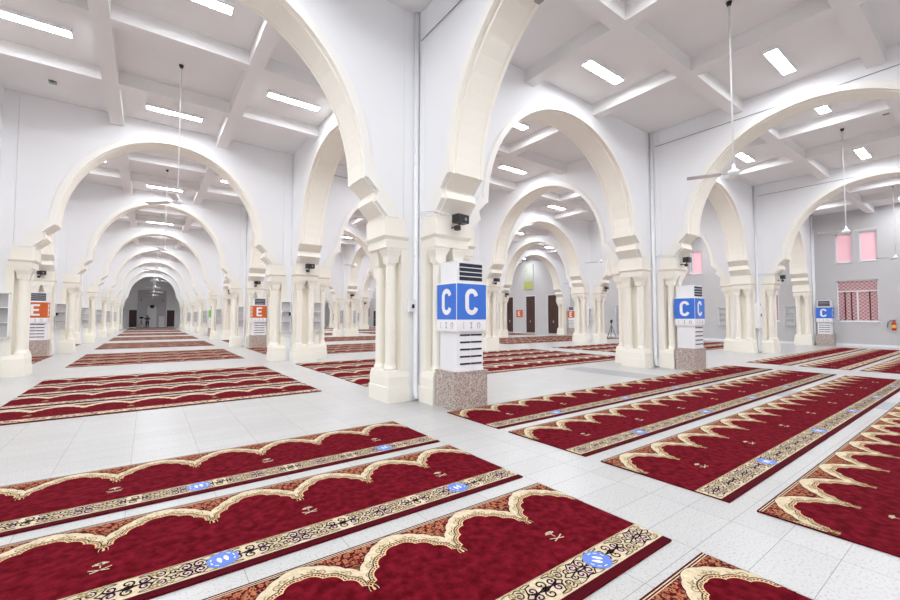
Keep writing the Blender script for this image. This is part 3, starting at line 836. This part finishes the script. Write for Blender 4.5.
# ------------------------------------------------------------------ wall shelves on pillar faces
def shelf_proto(w, h, d, n):
    t = thing('wall_shelf', 'x', 'shelf', (0,0,0), 0, 'small white book shelves on the pillars')
    b = mb('white'); t_ = .018
    b.box(-w/2,-w/2+t_,-d,0,0,h); b.box(w/2-t_,w/2,-d,0,0,h); b.box(-w/2,w/2,-d,0,h-t_,h); b.box(-w/2,w/2,-d,0,0,t_); b.obj('case', t); mb('shelf_back').box(-w/2+t_,w/2-t_,-.012,0,t_,h-t_).obj('back_panel', t)
    for k in range(1, n): mb('white').box(-w/2+t_,w/2-t_,-d,-.012,h*k/n,h*k/n+t_).obj('shelf_board', t)
    return t
sh = None
for i, sides in ((1,(1,)),(2,(-1,1)),(3,(-1,1)),(4,(-1,))):
    for j in range(1, 7):
        for s in sides:
            if i == 1 and j == 1: continue
            loc = (PX[i]+s*0.53, RY(j)-HW-0.002, 1.0)
            lab = 'white shelf, %s arm of the %s pillar, %s' % ('left' if s < 0 else 'right', ORD[j], LINE[i])
            if sh is None: sh = shelf_proto(.33, 1.03, .13, 3); sh.location = loc; sh['label'] = lab
            else: dup(sh, loc, 0, lab)
big = shelf_proto(.36, 1.12, .16, 3); big.location = (PX[1]+.45, RY(1)-HW-.002, .97); big['label'] = 'white wall shelf cut by the left edge of the photo'
for y, z, lab in ((7.55,1.05,'white wall shelf on the far wall right of the windows, beside the half pillar'), (11.0,1.05,'white wall shelf on the far wall between two pink lattice windows')):
    o = shelf_proto(.45, 1.1, .14, 3); o.location = (XE-.002, y, z); o.rotation_euler.z = -PI/2; o['label'] = lab
o = shelf_proto(.75, 2.5, .3, 5); o.location = (XE-.002, 18.1, 0.0); o.rotation_euler.z = -PI/2; o['label'] = 'tall white bookcase against the far wall behind the tripod'; o['category'] = 'bookcase'

# white cabinet and switches
t = thing('wall_cabinet', 'closed white metal cabinet on the pillar between the blue C signs', 'cabinet', (PX[4]-.46, Y0-HW-.002, 1.04))
mb('white').box(-.17,.17,-.16,0,0,1.08).obj('case', t); mb('print').box(-.155,.155,-.172,-.16,.015,1.065).obj('door', t)
mb('black').box(-.02,.02,-.176,-.170,.98,1.04).obj('lock', t)
t = thing('hand_sanitizer_dispenser', 'white sanitizer dispenser on the nearest pillar beside the pipe', 'dispenser', (PX[2]-.50, Y0-HW-.0165, 1.60))
mb('white').frus((-.055,.055,-.075,0),0,(-.06,.06,-.10,0),.22).obj('case', t); mb('slot').box(.0,.045,-.102,-.085,.06,.13).obj('window', t)
def sw_proto():
    t = thing('wall_phone', 'x', 'handset', (0,0,0), 0, 'small black wall units on the pillars')
    mb('white').box(-.05,0,-.06,.06,-.02,.14).obj('plate', t); mb('black').box(-.10,-.05,-.035,.035,0,.11).obj('black_unit', t)
    return t
swp = None
for (i, j, s) in ((2,1,-1),(1,1,1),(1,2,1),(4,0,-1)):
    loc = (PX[i]+s*(-0+HW+.002), RY(j)-.50, 1.55)
    lab = 'small black wall unit, %s pillar, %s' % (ORD[j], LINE[i])
    if swp is None: swp = sw_proto(); swp.location = loc; swp['label'] = lab; swp.rotation_euler.z = 0 if s < 0 else PI
    else: dup(swp, loc, 0 if s < 0 else PI, lab)

# ------------------------------------------------------------------ pipes, cables, sensors
def pipe(i, j, r, lab, two=True):
    x, y = PX[i]-HW-r-.012, RY(j)-HW-r-.012
    t = thing('drain_pipe', lab, 'pipe', (x, y, 0))
    mb('pipe').tube([(0,-.06,0.03),(0,-.03,0.10),(0,0,0.2),(0,0,ZR-.01)], r, 12).obj('main_pipe', t)
    if two: mb('pipe').tube([(.028+r*.7,-.035-r*.5,0.02),(.028+r*.7,-.035-r*.5,ZR-.8)], .016, 8).obj('side_conduit', t)
    for z in (0.9, 2.6, 4.3, 6.0): mb('white').lathe([(r+.006,z),(r+.006,z+.03)], 0, 0, 12).obj('clamp', t)
pipe(2, 0, .045, 'white vertical pipe in the corner of the nearest pillar')
pipe(3, 0, .05, 'white vertical pipe on the pillar left of the second blue C sign')
pipe(4, 0, .035, 'white vertical pipe on the pillar behind the white cabinet', False)
pipe(2, 1, .012, 'thin white conduit on the pillar right of the orange E sign', False)
pipe(2, 2, .045, 'white vertical pipe on the pillar behind the orange E unit')
pipe(1, 1, .02, 'thin white conduit on the leftmost pillar', False)
pipe(5, 0, .05, 'white vertical pipe in the wall corner above the smallest blue C unit')
for i, j, w_ in ((2,0,'nearest pillar'),(3,0,'pillar behind the second blue C sign'),(4,0,'pillar behind the white cabinet'),(2,1,'pillar right of the orange E sign')):
    x, y = PX[i]-HW-.05, RY(j)-HW-.05
    pts = [(x+.02,y,3.42-.13),(x-.0,y-.2,3.40),(x+.0,y-.45,3.36),(x+.02,RY(j)-1.075,3.30),(PX[i]-.12,RY(j)-1.085,3.28)]
    tag(mb('pipe').tube(pts, .012, 6).obj('cable'), 'white cable running to the camera box on the %s' % w_, 'cable')
for n, (p0, p1, lab) in enumerate((((PX[2]-HW-.02, 6.3, 6.62), (PX[2]-HW-.012, -1.0, 6.78), 'thin grey cable along the wall above the nearest pillar arch'),
                   ((PX[3]-HW-.012, 6.3, 6.74), (PX[3]-HW-.012, -1.0, 6.80), 'thin dark cable along the ceiling line above the large right arch'),
                   ((PX[4]-HW-.012, 6.3, 6.74), (PX[4]-HW-.012, -1.0, 6.80), 'thin dark cable above the second large right arch'),
                   ((PX[2]+1, RY(1)-HW-.012, 6.76), (PX[3]-1, RY(1)-HW-.012, 6.78), 'thin dark cable on the wall seen through the central arch'))):
    a, b_ = Vector(p0), Vector(p1)
    pts = [a.lerp(b_, k/8) + Vector((0,0,-.03*math.sin(PI*k/8))) for k in range(9)]
    tag(mb('grey').tube(pts, .009, 6).obj('cable'), lab, 'cable')
for x, y, lab in ((-2.0, 13.55, 'small grey ceiling sensor at top left'), (16.4, 1.87, 'small grey ceiling sensor at top right beyond the large arch')):
    t = thing('ceiling_sensor', lab, 'sensor', (x, y, ZR)); mb('grey').box(-.07,.07,-.06,.06,-.05,0).obj('case', t); mb('black').box(-.03,.03,-.065,-.06,-.04,-.01).obj('lens', t)
t = thing('arch_sensor', 'small grey sensor under the arch rising from the nearest pillar', 'sensor', (PX[2]+.2, 3.95, 6.20)); mb('grey').box(-.05,.05,-.05,.05,-.06,.08).obj('case', t); mb('black').box(-.02,.02,-.055,-.05,-.04,0).obj('lens', t)

# ------------------------------------------------------------------ east wall things
t = thing('fire_extinguisher', 'red fire extinguisher hanging on the wall at far right', 'fire extinguisher', (XE-.11, 3.45, .86))
M['exred'] = mat('extinguisher_red', (0.5, 0.02, 0.02), 0.3)
M['yellow'] = mat('label_yellow', (0.75, 0.5, 0.06), 0.5)
mb('exred').lathe([(.05,0),(.085,.02),(.085,.36),(.05,.43),(.025,.45)], 0, 0, 16).obj('cylinder', t)
mb('yellow').lathe([(.087,.12),(.087,.28)], 0, 0, 16).obj('label_sleeve', t)
mb('black').tube([(0,0,.47),(0,.1,.50),(0,.2,.40),(0,.22,.15)], .014, 6).obj('hose', t)
b = mb('black'); b.box(-.015,.015,-.06,.04,.45,.50); b.box(-.01,.01,-.12,.0,.51,.53); b.obj('valve_handle', t)
mb('grey').box(.07,.112,-.03,.03,.3,.45).obj('wall_hook', t)
t = thing('letter_sign', 'small orange E sign on the wall between the brown doors', 'sign', (XE-.002, 29.1, 1.87), -PI/2)
mb('orange').box(-.42,.42,-.03,0,-.36,.36).obj('panel', t)
le = mb('print')
for p in letter_paths('E', .28, .36): stroke(le, p, .09, .002, lambda x,z,d: (x, -.0305-d, z))
le.obj('letter', t)
t = thing('notice_board', 'tall white poster with green foot, hung high above the brown doors', 'poster', (XE-.002, 27.85, 4.2), -PI/2)
mb('niche').box(-.65,.65,-.05,0,0,2.5).obj('frame', t)
M['lime'] = mat('poster_green', (0.45, 0.50, 0.15), 0.5, 0.1)
mb('lime').box(-.58,.58,-.056,-.05,.06,.8).obj('green_panel', t); M['paper'] = mat('poster_paper', (.55,.58,.50), .6, .2, 9)
mb('paper').box(-.58,.58,-.056,-.05,.82,2.44).obj('text_panel', t)

# tripods
def tripod(loc, h, lab, rz):
    t = thing('tripod', lab, 'tripod', loc, rz)
    for k in range(3):
        a = 2*PI*k/3+.3; r = .42*h/1.4
        mb('black').tube([(.03*math.cos(a), .03*math.sin(a), h*.72),(r*math.cos(a), r*math.sin(a), .015)], .02, 6).obj('leg', t)
        mb('black').tube([(0,0,h*.36),(r*.5*math.cos(a), r*.5*math.sin(a), h*.37)], .010, 5).obj('spreader', t)
    mb('black').tube([(0,0,h*.34),(0,0,h*.95)], .024, 8).obj('centre_column', t)
    mb('black').box(-.06,.06,-.06,.06,h*.93,h*.98).obj('head', t)
    return t
tripod((28.6, 18.1, 0), 1.15, 'black tripod standing on the floor before the tall white bookcase', .4)
t = thing('video_camera', 'small camera mounted on the tripod before the bookcase', 'camera', (28.6, 18.1, 1.127), 2.3)
mb('black').box(-.07,.07,-.12,.12,0,.18).obj('body', t); l = mb('brown').lathe([(.05,0),(.05,.1)], 0, 0, 12).obj('lens', t); l.rotation_euler = (PI/2,0,0); l.location = (0,-.12,.09)
tripod((-.72, 71.9, 0), 1.3, 'black tripod beside the person before the far wall', .2)
t = thing('video_camera', 'dark camera on the tripod beside the far person', 'camera', (-.72, 71.9, 1.274), 0.9)
mb('black').box(-.10,.10,-.22,.22,0,.24).obj('body', t); l = mb('black').lathe([(.06,0),(.05,.14)], 0, 0, 12).obj('lens', t); l.rotation_euler = (PI/2,0,0); l.location = (0,-.22,.12)

# person, far away, skin-modifier figure
def skin_obj(name, joints, edges, m, parent, sub=1):
    me = bpy.data.meshes.new(name); me.from_pydata([j[0] for j in joints], edges, []); me.materials.append(M[m])
    sv = me.attributes  # skin layer is made with bmesh
    import bmesh
    bm = bmesh.new(); bm.from_mesh(me); ly = bm.verts.layers.skin.verify(); bm.verts.ensure_lookup_table()
    for k, j in enumerate(joints):
        bm.verts[k][ly].radius = (j[1], j[1]); bm.verts[k][ly].use_root = (k == 0)
    bm.to_mesh(me); bm.free()
    o = link(name, me, parent); o.modifiers.new('skin', 'SKIN').use_smooth_shade = True
    s = o.modifiers.new('sub', 'SUBSURF'); s.levels = sub; s.render_levels = sub
    return o
pr_ = thing('person', 'person in dark clothes standing with arms raised to a camera before the far wall', 'person', (-.02, 71.9, 0), 0)
J = [((0,0,.92),.13),((0,0,1.12),.12),((0,0,1.34),.15),((0,0,1.47),.055),((0,-.01,1.58),.085),((0,-.01,1.68),.08),
     ((.09,0,.86),.09),((.10,-.02,.48),.062),((.11,.02,.09),.042),((.11,-.14,.035),.035),
     ((-.09,0,.86),.09),((-.11,.02,.48),.062),((-.13,.05,.09),.042),((-.13,-.11,.035),.035),
     ((.19,0,1.37),.055),((.24,-.06,1.13),.042),((.12,-.26,1.18),.033),((.08,-.32,1.2),.028),
     ((-.19,0,1.37),.055),((-.30,-.10,1.15),.042),((-.34,-.32,1.24),.033),((-.35,-.40,1.26),.028)]
E_ = [(0,1),(1,2),(2,3),(3,4),(4,5),(0,6),(6,7),(7,8),(8,9),(0,10),(10,11),(11,12),(12,13),(2,14),(14,15),(15,16),(16,17),(2,18),(18,19),(19,20),(20,21)]
for hx, hy, hz, b0 in ((.08,-.32,1.2,17),(-.35,-.40,1.26,21)):
    for k, (dx, ln) in enumerate(((-.03,.075),(-.01,.09),(.01,.085),(.03,.065))):
        n = len(J); J.append(((hx+dx, hy-.05, hz+.01), .010)); J.append(((hx+dx, hy-.05-ln*.6, hz-.02), .008)); E_ += [(b0, n), (n, n+1)]
    n = len(J); J.append(((hx+.05, hy-.02, hz+.03), .011)); J.append(((hx+.06, hy-.06, hz+.03), .009)); E_ += [(b0, n), (n, n+1)]
skin_obj('body', J, E_, 'skin', pr_)
skin_obj('shirt', [((0,0,.95),.155),((0,0,1.12),.145),((0,0,1.33),.172),((0,0,1.44),.09),((.20,0,1.37),.072),((.245,-.06,1.13),.058),((.16,-.2,1.165),.05),((-.20,0,1.37),.072),((-.30,-.10,1.15),.058),((-.33,-.25,1.21),.05)],
         [(0,1),(1,2),(2,3),(2,4),(4,5),(5,6),(2,7),(7,8),(8,9)], 'shirt', pr_)
skin_obj('trousers', [((0,0,.93),.15),((.09,0,.84),.11),((.10,-.02,.48),.085),((.11,.02,.08),.07),((-.09,0,.84),.11),((-.11,.02,.48),.085),((-.13,.05,.08),.07)],
         [(0,1),(1,2),(2,3),(0,4),(4,5),(5,6)], 'cloth', pr_)
mb('black').lathe([(.04,1.75),(.085,1.72),(.10,1.66),(.098,1.60),(.07,1.56)][::-1], 0, .012, 14).obj('hair', pr_)

# mihrab on the far wall
t = thing('mihrab_panel', 'pale stone prayer niche panel on the far end wall of the long aisle', 'mihrab', (.47, YN-.002, 0))
b = mb('niche')
pan = [(-1.65,0),(-.55,0),(-.55,2.6)] + [(-.55*math.cos(PI*k/12), 2.6+.62*math.sin(PI*k/12)) for k in range(1,12)] + [(.55,2.6),(.55,0),(1.65,0),(1.65,5.3),(-1.65,5.3)]
b.prism_y(pan, -.15, 0); b.obj('stone_panel', t)
mb('wall').box(-.56,.56,-.02,0,0,3.25).obj('niche_back', t)
b = mb('white'); b.box(-1.75,1.75,-.2,0,5.3,5.4); b.obj('cornice', t)
t = thing('wall_clock', 'round dark clock in the niche on the far end wall', 'clock', (.47, YN-.03, 3.0))
l = mb('black').lathe([(.26,0),(.26,.06)], 0, 0, 20).obj('dial', t); l.rotation_euler = (PI/2,0,0)
l = mb('grey').lathe([(.26,0),(.30,0),(.30,.08),(.26,.08)], 0, 0, 20, False).obj('rim', t); l.rotation_euler = (PI/2,0,0)
for s, w_ in ((-1,'left'),(1,'right')):
    t = thing('wall_speaker', 'small dark speaker on the %s of the niche panel' % w_, 'speaker', (.47+s*1.25, YN-.152, 3.7))
    mb('black').box(-.06,.06,-.1,0,0,.3).obj('case', t); mb('grey').box(-.045,.045,-.105,-.1,.03,.27).obj('grille', t)
    t = thing('book_rack', 'low open book rack on the %s of the niche panel' % w_, 'shelf', (.47+s*1.15, YN-.152, 0))
    mb('white').box(-.35,.35,-.25,0,1.55,1.6).obj('top_board', t)
    mb('white').box(-.35,.35,-.25,0,1.05,1.1).obj('lower_board', t)
    mb('white').box(-.35,.35,-.02,0,0,1.55).obj('back_board', t)

# ------------------------------------------------------------------ light and colour
wd = bpy.data.worlds.new('world'); S.world = wd; wd.use_nodes = True
bg = wd.node_tree.nodes['Background']; bg.inputs['Color'].default_value = (0.85, 0.93, 1.0, 1); bg.inputs['Strength'].default_value = 1.3
S.view_settings.view_transform = 'Standard'; S.view_settings.look = 'None'; S.view_settings.gamma = 1
S.view_settings.use_curve_mapping = False
S.view_settings.exposure = 1.48
try:
    S.cycles.use_denoising = True
    S.cycles.use_light_tree = True; S.cycles.denoising_prefilter = 'ACCURATE'
    S.cycles.diffuse_bounces = 8; S.cycles.max_bounces = 12
    S.cycles.sample_clamp_indirect = 10
except Exception: pass
